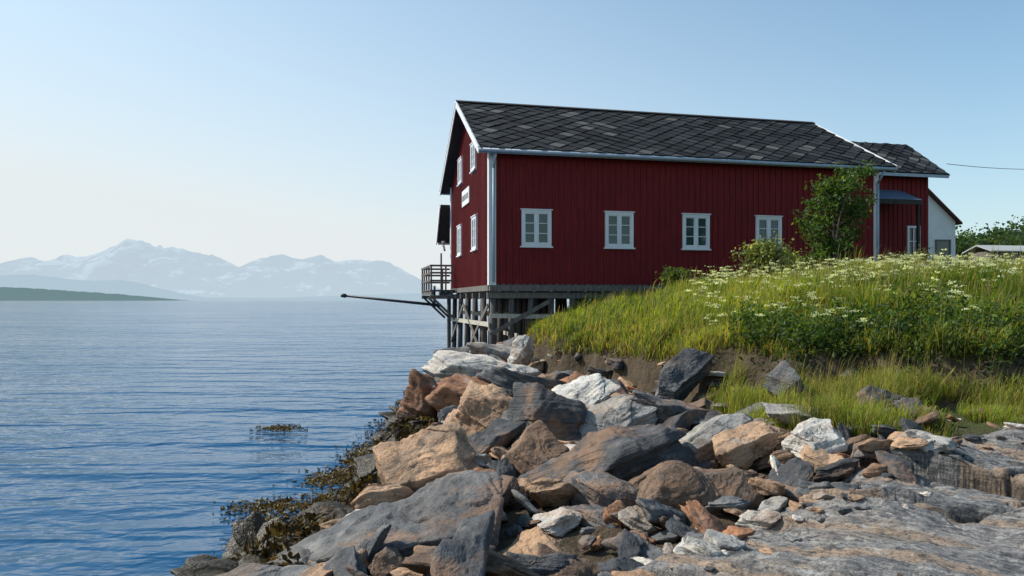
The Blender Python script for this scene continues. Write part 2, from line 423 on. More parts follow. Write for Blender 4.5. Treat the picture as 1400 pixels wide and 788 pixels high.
def fill(name, pts, sizes, cols, sink=.15, zf=None):
    VV = []; FF = []; TT = []; RR = []; b = 0
    px = np.array([p[0] for p in pts]); py = np.array([p[1] for p in pts]); pz = ground_z(px, py)
    for i, (x, y, lz) in enumerate(pts):
        s = sizes[i]; lb = LIB5 if s/y > .04 else LIB4
        if zf: pz[i] = zf(x, y)
        P, F, off = lb[rng.integers(len(lb))]
        tl = .38 if not zf else .15
        RM = rotm(rng.normal(0, tl), rng.normal(0, tl), rng.uniform(0, 6.28))
        W = (P*s)@RM.T+np.array([x, y, pz[i]+s*sink+lz])
        VV.append(W); FF.append(F+b); b += len(P); RR.append(P*s+rng.uniform(-40, 40, 3))
        TT.append(np.tile(np.array(C[cols[i]])*rng.uniform(.8, 1.2), (len(P), 1)))
    np_mesh(name, np.concatenate(VV), np.concatenate(FF), ROCK, True, {'tint': ('FLOAT_COLOR', np.concatenate(TT)), 'rp': ('FLOAT_VECTOR', np.concatenate(RR))})
pts = []; szs = []; cols = []
names = ['dark', 'grey', 'light', 'tan', 'rust', 'brown', 'white']; PR = [.22, .18, .15, .17, .10, .12, .06]
tries = 0
while len(pts) < 700 and tries < 30000:
    tries += 1
    y = 4.0+rng.random()**1.15*24.5; x = rng.uniform(-3.0, 5.2)
    X1 = np.array([x]); Y1 = np.array([y])
    t = bank_t(X1, Y1)[0]; d = x-np.interp(y, SY, SX); s = sdist(X1, Y1, SLABE)[0]
    if t > .1 or d < -.25 or s > .05: continue
    pf_ = patchf(X1, Y1)[0]
    if pf_ > .5 and rng.random() < .6: continue
    hd = (np.hypot(x-HXY[:, 0], y-HXY[:, 1])/HXY[:, 2]).min()
    if hd < .36: continue
    sz = .24+.62*rng.random()**1.7
    if hd < .6: sz = min(sz, .4)
    if y > 17: sz *= 1.2
    if s > -.5: sz = min(sz, .40)
    if pf_ > .3 or t > -.5: sz = min(sz, .42)
    if d < .5: sz = min(sz, .55)
    c = rng.choice(names, p=PR)
    if d < .75: c = 'wet'
    pts.append((x, y, rng.uniform(0, .10) if d > .6 else 0)); szs.append(sz); cols.append(c)
fill('shore_rocks', pts, szs, cols)
pts = []; szs = []; cols = []
for i in range(900):
    y = rng.uniform(4.2, 20); x = rng.uniform(-2.0, 6)
    X1 = np.array([x]); Y1 = np.array([y])
    if bank_t(X1, Y1)[0] > .15 or sdist(X1, Y1, SLABE)[0] > .15 or x-np.interp(y, SY, SX) < .2: continue
    if patchf(X1, Y1)[0] > .5 and rng.random() < .4: continue
    if (np.hypot(x-HXY[:, 0], y-HXY[:, 1])/HXY[:, 2]).min() < .36: continue
    pts.append((x, y, rng.uniform(.0, .10))); szs.append(rng.uniform(.07, .22)); cols.append(rng.choice(names, p=PR))
fill('loose_stones', pts, szs, cols)
pts = []; szs = []; cols = []
while len(pts) < 190:
    y = rng.uniform(3.6, 8.9); x = rng.uniform(.2, 8)
    s = sdist(np.array([x]), np.array([y]), SLABE)[0]
    if s < .1 or (s > .9 and rng.random() < .90): continue
    pts.append((x, y, 0)); szs.append(rng.uniform(.03, .11) if s > .6 else rng.uniform(.06, .36)); cols.append(rng.choice(names, p=[.12, .22, .26, .17, .04, .07, .12]))
fill('stones_on_bedrock', pts, szs, cols, .1, slab_z)

# ------------------------------------------------------------------ grass
def blades(N, xr, yr, dens, hfun, wid, colf, tmin=.16, tmax=1e9, extra=None, stalk=.05):
    X = rng.uniform(*xr, N); Y = rng.uniform(*yr, N); t = bank_t(X, Y)
    u = (X-HO[0])*HU[0]+(Y-HO[1])*HU[1]; v = (X-HO[0])*HV[0]+(Y-HO[1])*HV[1]
    ok = (t > tmin) & (t < tmax) & (rng.random(N) < dens(X, Y, t)) & ~((v > .15) & (v < 12) & (u > -1) & (u < 21))
    if extra is not None: ok &= extra(X, Y)
    X, Y, t = X[ok], Y[ok], t[ok]; n = len(X)
    Z = ground_z(X, Y, t)-.02
    H = hfun(X, Y, t)*rng.uniform(.55, 1.3, n)
    sk = rng.random(n) < stalk
    H = np.where(sk, H*1.6, H)
    az = rng.uniform(0, 2*np.pi, n); lean = np.where(sk, .2, 1)*rng.uniform(.05, .75, n)*H
    wind = .18*n2(X, Y, .8, 2, 99)
    dx = np.cos(az)*lean+(.12+wind)*H; dy = np.sin(az)*lean-.10*H
    fa = rng.uniform(0, np.pi, n); w = wid(X, Y)*rng.uniform(.7, 1.3, n)*np.where(sk, .6, 1)
    wx = np.cos(fa)*w/2; wy = np.sin(fa)*w/2
    def lvl(a, ww, zz):
        cx = X+dx*a; cy = Y+dy*a; cz = Z+H*zz
        return np.stack([cx-wx*ww, cy-wy*ww, cz], 1), np.stack([cx+wx*ww, cy+wy*ww, cz], 1)
    a0, b0 = lvl(0, 1, 0); a1, b1 = lvl(.25, .9, .5); a2, b2 = lvl(.6, .65, .83)
    tip = np.stack([X+dx, Y+dy, Z+H*np.clip(1-lean/H*.35, .6, 1)], 1)
    V = np.stack([a0, b0, a1, b1, a2, b2, tip], 1).reshape(-1, 3)
    i = np.arange(n)[:, None]*7
    Q = np.concatenate([i+np.array([[0, 1, 3, 2]]), i+np.array([[2, 3, 5, 4]])]); Tt = i+np.array([[4, 5, 6]])
    c = colf(X, Y, t, n)
    c = np.where(sk[:, None], np.array([.30, .25, .12])*rng.uniform(.7, 1.1, (n, 1)), c)
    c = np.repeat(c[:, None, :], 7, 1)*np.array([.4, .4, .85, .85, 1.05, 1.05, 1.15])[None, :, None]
    return V, Q, Tt, c.reshape(-1, 3)
def gcol(X, Y, t, n):
    a = n2(X, Y, .55, 3, 77)[:, None]; r = rng.random((n, 1))
    g1 = np.array([.06, .11, .016]); g2 = np.array([.215, .255, .04]); dry = np.array([.34, .265, .10])
    edge = np.clip(1-(t/1.3), 0, 1)[:, None]
    yel = np.clip((10-X)/5, 0, 1)[:, None]
    c = g1+(g2-g1)*np.clip(.30+a*.65+yel*.50+rng.normal(0, .15, (n, 1)), 0, 1.2)
    dm = (r < .06+.38*edge*np.clip(yel, .25, 1)+.14*(a > .3))
    return np.where(dm, dry*rng.uniform(.6, 1.1, (n, 1)), c*rng.uniform(.75, 1.2, (n, 1)))
parts = []
hf = lambda X, Y, t: np.clip(.27+.28*n2(X, Y, 1.1, 3, 15)+.04*np.clip(t, 0, 3), .10, .65)
hf2 = lambda X, Y, t: np.clip(.34+.28*n2(X, Y, .8, 3, 15), .14, .7)
one = lambda X, Y, t: .85+0*X
vis = lambda X, Y: (X/Y < .78)
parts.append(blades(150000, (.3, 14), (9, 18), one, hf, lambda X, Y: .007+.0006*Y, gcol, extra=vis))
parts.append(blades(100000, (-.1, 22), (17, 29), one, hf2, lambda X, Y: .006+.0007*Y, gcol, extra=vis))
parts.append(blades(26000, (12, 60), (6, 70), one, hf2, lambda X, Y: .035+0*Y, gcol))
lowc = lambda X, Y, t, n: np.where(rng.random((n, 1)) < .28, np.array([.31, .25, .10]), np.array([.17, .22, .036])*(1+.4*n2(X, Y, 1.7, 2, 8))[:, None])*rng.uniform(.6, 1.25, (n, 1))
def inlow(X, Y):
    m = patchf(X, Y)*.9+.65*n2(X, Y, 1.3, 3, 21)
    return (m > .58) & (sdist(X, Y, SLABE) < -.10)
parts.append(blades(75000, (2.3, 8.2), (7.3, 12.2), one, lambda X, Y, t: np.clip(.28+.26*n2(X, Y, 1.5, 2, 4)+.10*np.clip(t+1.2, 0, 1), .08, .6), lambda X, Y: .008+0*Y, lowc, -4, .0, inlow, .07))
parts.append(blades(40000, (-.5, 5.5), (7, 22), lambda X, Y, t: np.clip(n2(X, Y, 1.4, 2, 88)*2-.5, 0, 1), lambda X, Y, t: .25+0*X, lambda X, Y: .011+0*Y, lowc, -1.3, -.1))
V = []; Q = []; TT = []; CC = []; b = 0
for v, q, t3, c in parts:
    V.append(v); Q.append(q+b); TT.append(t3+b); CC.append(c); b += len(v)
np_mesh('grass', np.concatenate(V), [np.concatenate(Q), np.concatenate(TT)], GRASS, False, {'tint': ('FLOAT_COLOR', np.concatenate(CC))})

def leaves(cent, size, cols, elong=1.6, droop=0.):
    n = len(cent)
    a = rng.normal(0, 1, (n, 3)); a[:, 2] -= droop; a /= np.linalg.norm(a, axis=1)[:, None]
    b = rng.normal(0, 1, (n, 3)); b -= (a*b).sum(1)[:, None]*a; b /= np.linalg.norm(b, axis=1)[:, None]
    c = np.cross(a, b); s = np.asarray(size).reshape(-1, 1)*rng.uniform(.6, 1.3, (n, 1))
    L = a*s*elong/2; Wd = b*s/2; fold = c*s*.18
    V = np.stack([cent-L, cent-L*.2+Wd+fold, cent+L, cent-L*.2-Wd+fold], 1).reshape(-1, 3)
    i = np.arange(n)[:, None]*4
    return V, np.concatenate([i+np.array([[0, 1, 2]]), i+np.array([[0, 2, 3]])]), np.repeat(cols, 4, 0)
def weeds():
    cs = []; cl = []; szz = []
    for k in range(3600):
        x = rng.uniform(3.0, 14); y = rng.uniform(10, 20)
        X1 = np.array([x]); Y1 = np.array([y])
        if x/y < .33+.10*n2(X1, Y1, 1.1, 2, 31)[0]+rng.normal(0, .025) or x/y > .8: continue
        t = bank_t(X1, Y1)[0]
        if t < 0.0 or t > 6: continue
        nn = n2(X1, Y1, .6, 2, 55)[0]
        if nn+(.50 if t < 1.2 else -.42) < 0: continue
        if rng.random() < (.4 if t > 1.2 else .15): continue
        z = ground_z(X1, Y1)[0]; h = rng.uniform(.22, .62)*(1.0 if t < 2 else .7); m = 64
        p = rng.normal(0, 1, (m, 3))*np.array([.12, .12, .27*h])+np.array([x, y, z+h*.42])
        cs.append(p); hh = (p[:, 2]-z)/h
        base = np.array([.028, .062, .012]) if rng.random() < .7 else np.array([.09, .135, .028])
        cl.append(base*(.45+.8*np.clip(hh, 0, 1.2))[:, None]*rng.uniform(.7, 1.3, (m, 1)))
        szz.append(np.full(m, .022+.0015*y))
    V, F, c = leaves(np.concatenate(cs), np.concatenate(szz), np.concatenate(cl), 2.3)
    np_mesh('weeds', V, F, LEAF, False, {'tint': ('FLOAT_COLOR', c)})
weeds()
def umbels():
    V = []; F = []; c = []; b = 0
    for k in range(1500):
        x = rng.uniform(3.6, 19); y = rng.uniform(10.8, 25)
        if x/y < .25 or x/y > .85: continue
        if bank_t(np.array([x]), np.array([y]))[0] < .3: continue
        if n2(np.array([x]), np.array([y]), .5, 2, 123)[0] < -.25: continue
        z = ground_z(np.array([x]), np.array([y]))[0]; h = rng.uniform(.4, .85)
        for q in range(rng.integers(1, 4)):
            top = np.array([x+rng.normal(0, .12), y+rng.normal(0, .12), z+h*rng.uniform(.7, 1)])
            ax = np.array([[x-.005, y, z], [x+.005, y, z], [top[0]+.004, top[1], top[2]], [top[0]-.004, top[1], top[2]]])
            V.append(ax); F.append(np.array([[0, 1, 2], [0, 2, 3]])+b); b += 4; c.append(np.tile([.12, .16, .05], (4, 1)))
            m = rng.integers(12, 28); rr = rng.uniform(.02, .05)
            p = top+np.stack([rng.normal(0, rr, m), rng.normal(0, rr, m), rng.normal(0, .01, m)], 1)
            v, f, cc = leaves(p, np.full(m, .013+.0007*y), np.tile(np.array([.68, .69, .56])*rng.uniform(.7, 1.1), (m, 1)), 1.1)
            V.append(v); F.append(f+b); c.append(cc); b += len(v)
    np_mesh('wildflowers', np.concatenate(V), np.concatenate(F), LEAF, False, {'tint': ('FLOAT_COLOR', np.concatenate(c))})
umbels()

BARK = mat_paint('bark', (.12, .10, .08), .4, .9)
def tree(name, x, y, h, rad, nleaf, lsize, col, col2, stems=3):
    z = float(ground_z(np.array([x]), np.array([y]))[0])-.05
    root = empty(name, (x, y, z)); B = Batch(); tips = []
    r = random.Random(int(x*10+y*7))
    for s in range(stems):
        p = Vector((r.uniform(-.06, .06), r.uniform(-.06, .06), 0)); d = Vector((r.uniform(-.2, .2), r.uniform(-.2, .2), 1)).normalized()
        R = .045*h/3; segs = 9; hh = h*r.uniform(.8, 1.0)
        for k in range(segs):
            q = p+d*hh/segs; R2 = R*.86
            B.cyl(p, q, R, R2, 7); p = q; R = R2
            d = (d+Vector((r.uniform(-.13, .13), r.uniform(-.13, .13), .1))).normalized()
            if k >= 1:
                for j in range(3):
                    a = r.uniform(0, 6.28); f = 1-abs((k/segs)-.42)*1.25
                    ln = rad*max(.25, f)*r.uniform(.5, 1.1)
                    e = p+Vector((math.cos(a)*ln, math.sin(a)*ln, ln*r.uniform(.3, .9)))
                    mid = (p+e)/2+Vector((0, 0, -.04)); B.cyl(p, mid, R*.45, R*.3, 5); B.cyl(mid, e, R*.3, R*.1, 5)
                    for w in (.45, .7, .9, 1.05): tips.append(np.array(p+(e-p)*w))
        tips.append(np.array(p))
    B.obj('trunk', BARK, root)
    tips = np.array(tips); idx = rng.integers(len(tips), size=nleaf)
    lum = rng.uniform(.5, 1.3, len(tips))
    P = tips[idx]+rng.normal(0, 1, (nleaf, 3))*rad*.11
    P[:, 2] = np.maximum(P[:, 2], .1)
    c = np.where(rng.random((nleaf, 1)) < .3, np.array(col2), np.array(col))*lum[idx][:, None]*rng.uniform(.75, 1.25, (nleaf, 1))
    V, F, cc = leaves(P, np.full(nleaf, lsize), c)
    np_mesh('leaves', V, F, LEAF, False, {'tint': ('FLOAT_COLOR', cc)}, parent=root)
tree('rowan_tree', 9.95, 22.4, 3.6, .95, 5200, .08, (.05, .095, .02), (.095, .14, .035), stems=4)
tree('elder_bush', 7.15, 20.6, 1.35, .8, 2500, .07, (.12, .15, .04), (.32, .32, .16), stems=5)
tree('willow_bush', 5.2, 23.0, .85, .6, 1500, .06, (.07, .11, .025), (.12, .15, .04), stems=5)
tree('willow_bush', 9.0, 22.8, .9, .8, 1800, .06, (.07, .11, .025), (.14, .16, .045), stems=5)
tree('willow_bush', 13.0, 23.5, .7, .7, 1500, .06, (.06, .10, .02), (.12, .15, .04), stems=5)

# ------------------------------------------------------------------ boathouse
ANG = math.atan2(.2222, .975)
house = empty('red_boathouse', (HO[0], HO[1], 0), ANG)
L, Wd, Z0, ZR = 15.3, 9.4, 3.15, 10.55
SL = (ZR-7.70)/(Wd/2+.42)
def roofz(v): return ZR-abs(v-Wd/2)*SL
B = Batch()
poly = [(0, Z0), (Wd, Z0), (Wd, roofz(Wd)-.08), (Wd/2, ZR-.08), (0, roofz(0)-.08)]
B.prism(poly, 0, L)
WW = [(1.63, 4.45, 5.70), (4.67, 4.45, 5.70), (7.64, 4.45, 5.70), (10.59, 4.45, 5.70)]
HWD = .53
def batten_range(B, x, w, segs, face):
    for z0, z1 in segs:
        if face == 'front': B.box(x-w/2, x+w/2, -.028, .002, z0, z1)
        elif face == 'back': B.box(x-w/2, x+w/2, Wd-.002, Wd+.028, z0, z1)
        elif face == 'left': B.box(-.028, .002, x-w/2, x+w/2, z0, z1)
        else: B.box(L-.002, L+.028, x-w/2, x+w/2, z0, z1)
jr = random.Random(3)
x = .36
while x < L-.2:
    top = roofz(0)-.12; lo = Z0-.04-jr.uniform(0, .03); segs = [(lo, top)]; xj = x+jr.uniform(-.012, .012)
    for c, a, b in WW:
        if abs(x-c) < HWD+.1: segs = [(lo, a-.12), (b+.1, top)]
    batten_range(B, xj, .055, segs, 'front'); batten_range(B, xj, .055, [(Z0-.04, top)], 'back'); x += .235
GW = [(2.9, 4.5, 5.76), (6.6, 4.5, 5.76), (3.1, 7.55, 8.6), (6.4, 7.55, 8.6)]
x = .33
while x < Wd-.2:
    top = roofz(x)-.14; segs = [(Z0-.04, top)]
    for c, a, b in GW:
        if abs(x-c) < .55:
            ns = []
            for s0, s1 in segs:
                if a > s0 and b < s1: ns += [(s0, a-.12), (b+.1, s1)]
                else: ns.append((s0, s1))
            segs = [s for s in ns if s[1]-s[0] > .1]
    batten_range(B, x, .055, segs, 'left'); batten_range(B, x, .055, [(Z0, top)], 'right'); x += .235
B.obj('walls', RED, house)
fr = Batch(); gl = Batch()
def window(c, z0, z1, hw, face, rows=3):
    def bx(bt, a0, a1, d0, d1, zz0, zz1):
        if face == 'front': bt.box(a0, a1, -d1, -d0, zz0, zz1)
        else: bt.box(-d1, -d0, a0, a1, zz0, zz1)
    t = .10
    bx(fr, c-hw, c-hw+t, .001, .075, z0, z1); bx(fr, c+hw-t, c+hw, .001, .075, z0, z1)
    bx(fr, c-hw+t, c+hw-t, .001, .072, z1-t, z1); bx(fr, c-hw+t, c+hw-t, .001, .072, z0, z0+t)
    bx(fr, c-hw-.05, c+hw+.05, .001, .11, z0-.05, z0-.001); bx(fr, c-hw-.04, c+hw+.04, .001, .10, z1+.001, z1+.04)
    bx(gl, c-hw+t, c+hw-t, .003, .012, z0+t, z1-t)
    bx(fr, c-.05, c+.05, .013, .065, z0+t, z1-t)
    for sgn in (-1, 1):
        a0, a1 = (c-hw+t, c-.05) if sgn < 0 else (c+.05, c+hw-t)
        s = .035
        bx(fr, a0, a0+s, .014, .052, z0+t, z1-t); bx(fr, a1-s, a1, .014, .052, z0+t, z1-t)
        bx(fr, a0+s, a1-s, .014, .05, z0+t, z0+t+s); bx(fr, a0+s, a1-s, .014, .05, z1-t-s, z1-t)
        for r in range(1, rows):
            zz = z0+t+(z1-z0-2*t)*r/rows; bx(fr, a0+s, a1-s, .014, .04, zz-.013, zz+.013)
for c, a, b in WW: window(c, a, b, HWD, 'front')
for c, a, b in GW: window(c, a, b, .5, 'left')
fr.obj('window_frames', WHITE, house); gl.obj('window_glass', GLASS, house)
B = Batch()
B.box(-.055, .20, -.055, -.001, Z0-.05, roofz(0)-.12); B.box(-.055, -.001, -.001, .20, Z0-.05, roofz(0)-.12)
B.box(L-.16, L+.05, -.055, -.001, Z0-.05, roofz(0)-.12); B.box(L+.001, L+.05, -.001, .16, Z0-.05, roofz(0)-.12)
B.box(-.05, -.001, Wd-.16, Wd+.05, Z0-.05, roofz(Wd)-.12)
OH = .47
for x0 in (-OH, L+OH):
    for (v0, v1) in ((-.46, Wd/2), (Wd+.46, Wd/2)):
        z0 = roofz(v0)-.03; z1 = ZR-.03
        B.beam((x0, v0, z0-.04), (x0, v1, z1-.04), .035, .24, (0, 0, 1))
        s = -1 if x0 < 0 else 1
        B.beam((x0+s*.028, v0, z0+.07), (x0+s*.028, v1, z1+.07), .02, .07, (0, 0, 1))
B.obj('corner_boards_and_bargeboards', WHITE, house)
GUT = mat_paint('gutter', (.36, .42, .48), .1, .4)
B = Batch()
B.box(-OH+.02, L+OH-.02, -.44, -.41, roofz(-.42)-.17, roofz(-.42)-.03)
B.cyl((-OH, -.50, roofz(-.42)-.08), (L+OH, -.50, roofz(-.42)-.10), .065, .065, 10)
B.cyl((-OH, Wd+.50, roofz(-.42)-.08), (L+OH, Wd+.50, roofz(-.42)-.10), .065, .065, 10)
B.cyl((.10, -.12, 3.2), (.10, -.12, 7.1), .045, .045, 8); B.cyl((.10, -.12, 7.1), (.10, -.46, 7.5), .045, .045, 8)
B.cyl((L-.05, -.12, 3.2), (L-.05, -.12, 7.1), .045, .045, 8); B.cyl((L-.05, -.12, 7.1), (L-.05, -.46, 7.5), .045, .045, 8)
B.obj('gutter_and_downpipes', GUT, house, True)
def slates(name, a0, a1, eave, ridge, parent, w=.36, col=(.030, .031, .033)):
    e = np.array(eave); r = np.array(ridge); Ls = np.linalg.norm(r-e); dv = (r-e)/Ls
    nz = np.array([-dv[1], dv[0]]); nz = nz if nz[1] > 0 else -nz
    V = []; F4 = []; Cc = []
    h = w*.95; nb = int(Ls/h)+2; na = int((a1-a0)/(2*w))+2
    for j in range(nb):
        for i in range(na):
            a = a0+2*w*i+(j % 2)*w; b = h*j; ga = w*.98
            pts_ = [(a, b-h*1.1, .05), (a+ga, b, .028), (a, b+h, .004), (a-ga, b, .028)]
            jt = rng.normal(0, .014); tl = rng.normal(0, .022)
            pp = []
            for k, (pa, pb, pn) in enumerate(pts_):
                pa2 = min(max(pa+jt, a0), a1); pb2 = min(max(pb, -.05), Ls)
                pn += tl*(1 if k == 1 else -1 if k == 3 else 0)*.5+rng.uniform(0, .006)
                q = e+dv*pb2+nz*(pn+.012); pp.append((pa2, q[0], q[1]))
            pa = np.array(pp)
            if np.ptp(pa[:, 0]) < .05 or np.hypot(np.ptp(pa[:, 1]), np.ptp(pa[:, 2])) < .05: continue
            lo = pa.copy(); lo[:, 1] -= nz[0]*.03; lo[:, 2] -= nz[1]*.03
            k0 = len(V); V += list(pa)+list(lo)
            F4 += [(k0, k0+1, k0+2, k0+3), (k0, k0+4, k0+5, k0+1), (k0+3, k0+7, k0+4, k0)]
            u = rng.random(); g = rng.uniform(.55, 1.5)
            cc = np.array(col)*g
            if u < .09: cc = np.array([.11, .107, .10])*rng.uniform(.8, 1.2)
            elif u < .22: cc = np.array([.015, .015, .016])
            Cc += [cc]*8
    np_mesh(name, np.array(V), np.array(F4), SLATE, False, {'tint': ('FLOAT_COLOR', np.array(Cc))}, parent=parent)
B = Batch()
th = .09
for sgn in (0, 1):
    v0 = -.44 if sgn == 0 else Wd+.44
    z0 = roofz(v0)
    B.prism([(v0, z0-th), (v0, z0), (Wd/2, ZR), (Wd/2, ZR-th)], -OH+.02, L+OH-.02)
B.obj('roof_deck', DARKW, house)
slates('roof_slates', -OH, L+OH, (-.46, roofz(-.46)), (Wd/2, ZR), house)
slates('roof_slates_seaside', -OH, L+OH, (Wd+.46, roofz(-.46)), (Wd/2, ZR), house)
B = Batch(); B.beam((-OH-.02, Wd/2-.09, ZR+.04), (L+OH+.02, Wd/2-.09, ZR+.04), .2, .03, (0, -.5, 1)); B.beam((-OH-.02, Wd/2+.09, ZR+.037), (L+OH+.02, Wd/2+.09, ZR+.037), .2, .03, (0, .5, 1))
B.obj('ridge_cap', DARKW, house)
B = Batch(); B.box(-.07, -.03, 4.0, 5.75, 6.45, 7.1); B.obj('name_board', WHITE, house)
B = Batch()
xx = 4.18
for k in range(9):
    B.box(-.078, -.071, xx, xx+.03, 6.66, 6.88)
    if k % 2: B.box(-.0775, -.0715, xx+.03, xx+.1, 6.85, 6.88)
    if k % 3: B.box(-.0775, -.0715, xx+.03, xx+.1, 6.66, 6.69)
    if k % 2 == 0: B.box(-.0785, -.0705, xx+.1, xx+.12, 6.66, 6.88)
    xx += .165
B.obj('name_board_lettering', GREYW, house)
B = Batch()
B.prism([(Wd+.03, 6.95), (Wd+.03, 7.03), (Wd+1.35, 5.43), (Wd+1.35, 5.35)], -.5, 6); B.obj('canopy_roof', DARKW, house)
B = Batch(); B.beam((-.53, Wd+.05, 6.97), (-.53, Wd+1.4, 5.33), .04, .26); B.beam((-.45, Wd+1.37, 5.33), (6, Wd+1.37, 5.33), .03, .14); B.obj('canopy_fascia', WHITE, house)
B = Batch(); B.beam((-.3, Wd+.05, 5.3), (-.3, Wd+1.25, 5.4), .08, .08); B.beam((-.3, Wd+.04, 4.9), (-.3, Wd+.8, 5.35), .08, .08); B.obj('canopy_brackets', GREYW, house)
B = Batch()
for v in np.arange(.15, Wd, 1.5): B.beam((-.08, v, Z0-.40), (L, v, Z0-.40), .16, .2)
B.beam((-.02, .05, Z0-.15), (L, .05, Z0-.15), .18, .2); B.beam((.05, .2, Z0-.148), (.05, Wd, Z0-.148), .18, .19)
for u in np.arange(.3, L, .62): B.beam((u, -.10, Z0-.2), (u, Wd+.1, Z0-.2), .1, .17)
B.box(.02, L-.02, .02, Wd-.02, Z0-.10, Z0-.001)
B.obj('floor_joists', GREYW, house)
PILE = mat_paint('pile_wood', (.11, .095, .085), .4, .9)
B = Batch()
r = random.Random(4)
pu = [.15, .8, 1.5, 2.2, 3.0, 3.8, 4.7, 5.8, 7.2, 8.6, 10, 12, 14]
for v in (.2, 2.0, 3.8, 5.6, 7.4, 9.2):
    for u in pu:
        w = HO+HU*u+HV*v; g = float(ground_z(np.array([w[0]]), np.array([w[1]]))[0])
        if g > 2.5: continue
        B.cyl((u+r.uniform(-.08, .08), v+r.uniform(-.05, .05), min(g, 0)-.3 if g < 0 else g-.3), (u, v, Z0-.49), .12, .105, 9)
B.obj('piles', PILE, house, True)
B = Batch()
for v in (.05, 3.65, 7.25):
    B.beam((.0, v, 2.05), (3.4, v, 1.98), .05, .15)
B.beam((-.02, .1, 1.75), (-.02, 9.2, 1.7), .05, .16); B.beam((1.0, .1, 1.35), (1.0, 9.2, 1.4), .05, .14)
B.obj('pile_braces', PALEW, house)
B = Batch()
B.beam((.0, .0, 1.4), (2.1, .0, 2.55), .05, .14); B.beam((2.2, -.02, 1.5), (4.4, -.02, 2.55), .05, .13); B.beam((-.02, .3, 2.4), (-.02, 3.6, 1.0), .05, .14); B.beam((-.03, 5.6, 2.4), (-.03, 2.0, .8), .05, .12)
B.beam((-.03, 9.2, .7), (-.03, 5.6, 2.4), .05, .14)
B.obj('diagonal_braces', GREYW, house)
B = Batch()
DU0 = -1.15
for k in range(30): B.box(DU0, 9, 9.45+.08*k, 9.45+.08*k+.07, 3.0, 3.04)
for k in range(8): B.box(DU0+.145*k, DU0+.145*k+.13, 7.9, 9.44, 3.0, 3.045)
for u in (DU0+.1, -.2): B.beam((u, 7.8, 2.9), (u, 12, 2.9), .12, .18)
B.beam((DU0, 8.0, 2.72), (9, 8.0, 2.72), .14, .16); B.beam((DU0, 11.6, 2.72), (9, 11.6, 2.72), .14, .16)
for u, v in ((.2, 11.6), (3, 11.6), (5, 11.6), (7, 11.6)):
    B.cyl((u, v, -1.5), (u, v, 2.65), .1, .1, 8)
for v in (8.0, 9.6, 11.6): B.beam((DU0+.1, v, 2.7), (.0, v, 1.7), .1, .1)
B.obj('sea_deck', GREYW, house)
B = Batch()
rp_ = [(DU0+.05, 7.95), (DU0+.05, 8.9), (DU0+.05, 9.9), (DU0+.05, 10.9), (DU0+.05, 11.8), (-.1, 11.8), (1.5, 11.8), (3.5, 11.8), (5.5, 11.8), (-.45, 7.95)]
for u, v in rp_: B.beam((u, v, 2.9), (u, v, 4.1), .07, .07, (0, 1, 0))
for z in (3.45, 3.8, 4.12):
    B.beam((DU0+.05, 7.9, z), (DU0+.05, 11.85, z), .04, .09); B.beam((DU0, 11.8, z), (9, 11.8, z), .04, .09); B.beam((DU0, 7.95, z), (-.05, 7.95, z), .04, .085)
B.cyl((DU0+.55, 8.4, 3.0), (DU0+.55, 8.4, 4.7), .04, .04, 8)
B.obj('deck_railing', GREYW, house)
pole = empty('mooring_boom', (-3.7, 33.9, 2.45))
B = Batch(); B.cyl((.4, .2, -.12), (-4.0, 0, .33), .07, .055, 10); B.cyl((-4.0, 0, .33), (-4.22, -.01, .35), .10, .08, 10)
B.cyl((.1, .1, -.2), (.1, .1, .8), .05, .05, 8)
B.obj('boom', METAL, pole, True)

annex = empty('red_annex', (HO[0], HO[1], 0), ANG)
u0, u1, va, vb = 15.36, 20.4, 3.0, 7.0; vr = 5.0; zr = 9.9
zb = 3.0
sl = (zr-8.15)/(vr-2.6)
def arz(v): return zr-abs(v-vr)*sl
B = Batch(); B.prism([(va, zb), (vb, zb), (vb, arz(vb)-.08), (vr, zr-.08), (va, arz(va)-.08)], u0, u1)
x = u0+.2
while x < u1-.1: B.box(x-.025, x+.025, va-.025, va+.002, zb, arz(va)-.1); x += .235
x = va+.2
while x < vb-.1: B.box(u1-.002, u1+.025, x-.025, x+.025, zb, arz(x)-.12); x += .235
B.obj('walls', RED, annex)
B = Batch()
for v0 in (2.55, 7.45): B.prism([(v0, arz(v0)-.08), (v0, arz(v0)), (vr, zr), (vr, zr-.08)], 15.7, 21.0)
B.obj('roof_deck', DARKW, annex)
slates('roof_slates', 15.7, 21.0, (2.53, arz(2.53)), (vr, zr), annex, .3, (.04, .042, .045)); slates('roof_slates_rear', 15.7, 21.0, (7.47, arz(2.53)), (vr, zr), annex, .3)
B = Batch(); B.beam((21.02, 2.5, arz(2.5)-.06), (21.02, vr, zr-.06), .03, .16); B.beam((21.02, 7.5, arz(2.5)-.06), (21.02, vr, zr-.06), .03, .16); B.beam((15.8, 2.5, arz(2.5)-.08), (21, 2.5, arz(2.5)-.08), .03, .13)
B.obj('bargeboards', GUT, annex)
B = Batch(); B.prism([(1.7, 6.75), (1.7, 6.82), (va-.03, 7.4), (va-.03, 7.32)], 15.5, 18.9); B.obj('porch_roof', BLUEG, annex)
B = Batch(); B.beam((18.8, 1.8, 3.0), (18.8, 1.8, 6.75), .1, .1, (0, 1, 0)); B.box(15.5, 18.9, 1.66, 1.70, 6.6, 6.8); B.obj('porch_posts', DARKW, annex)
fr = Batch(); gl = Batch()
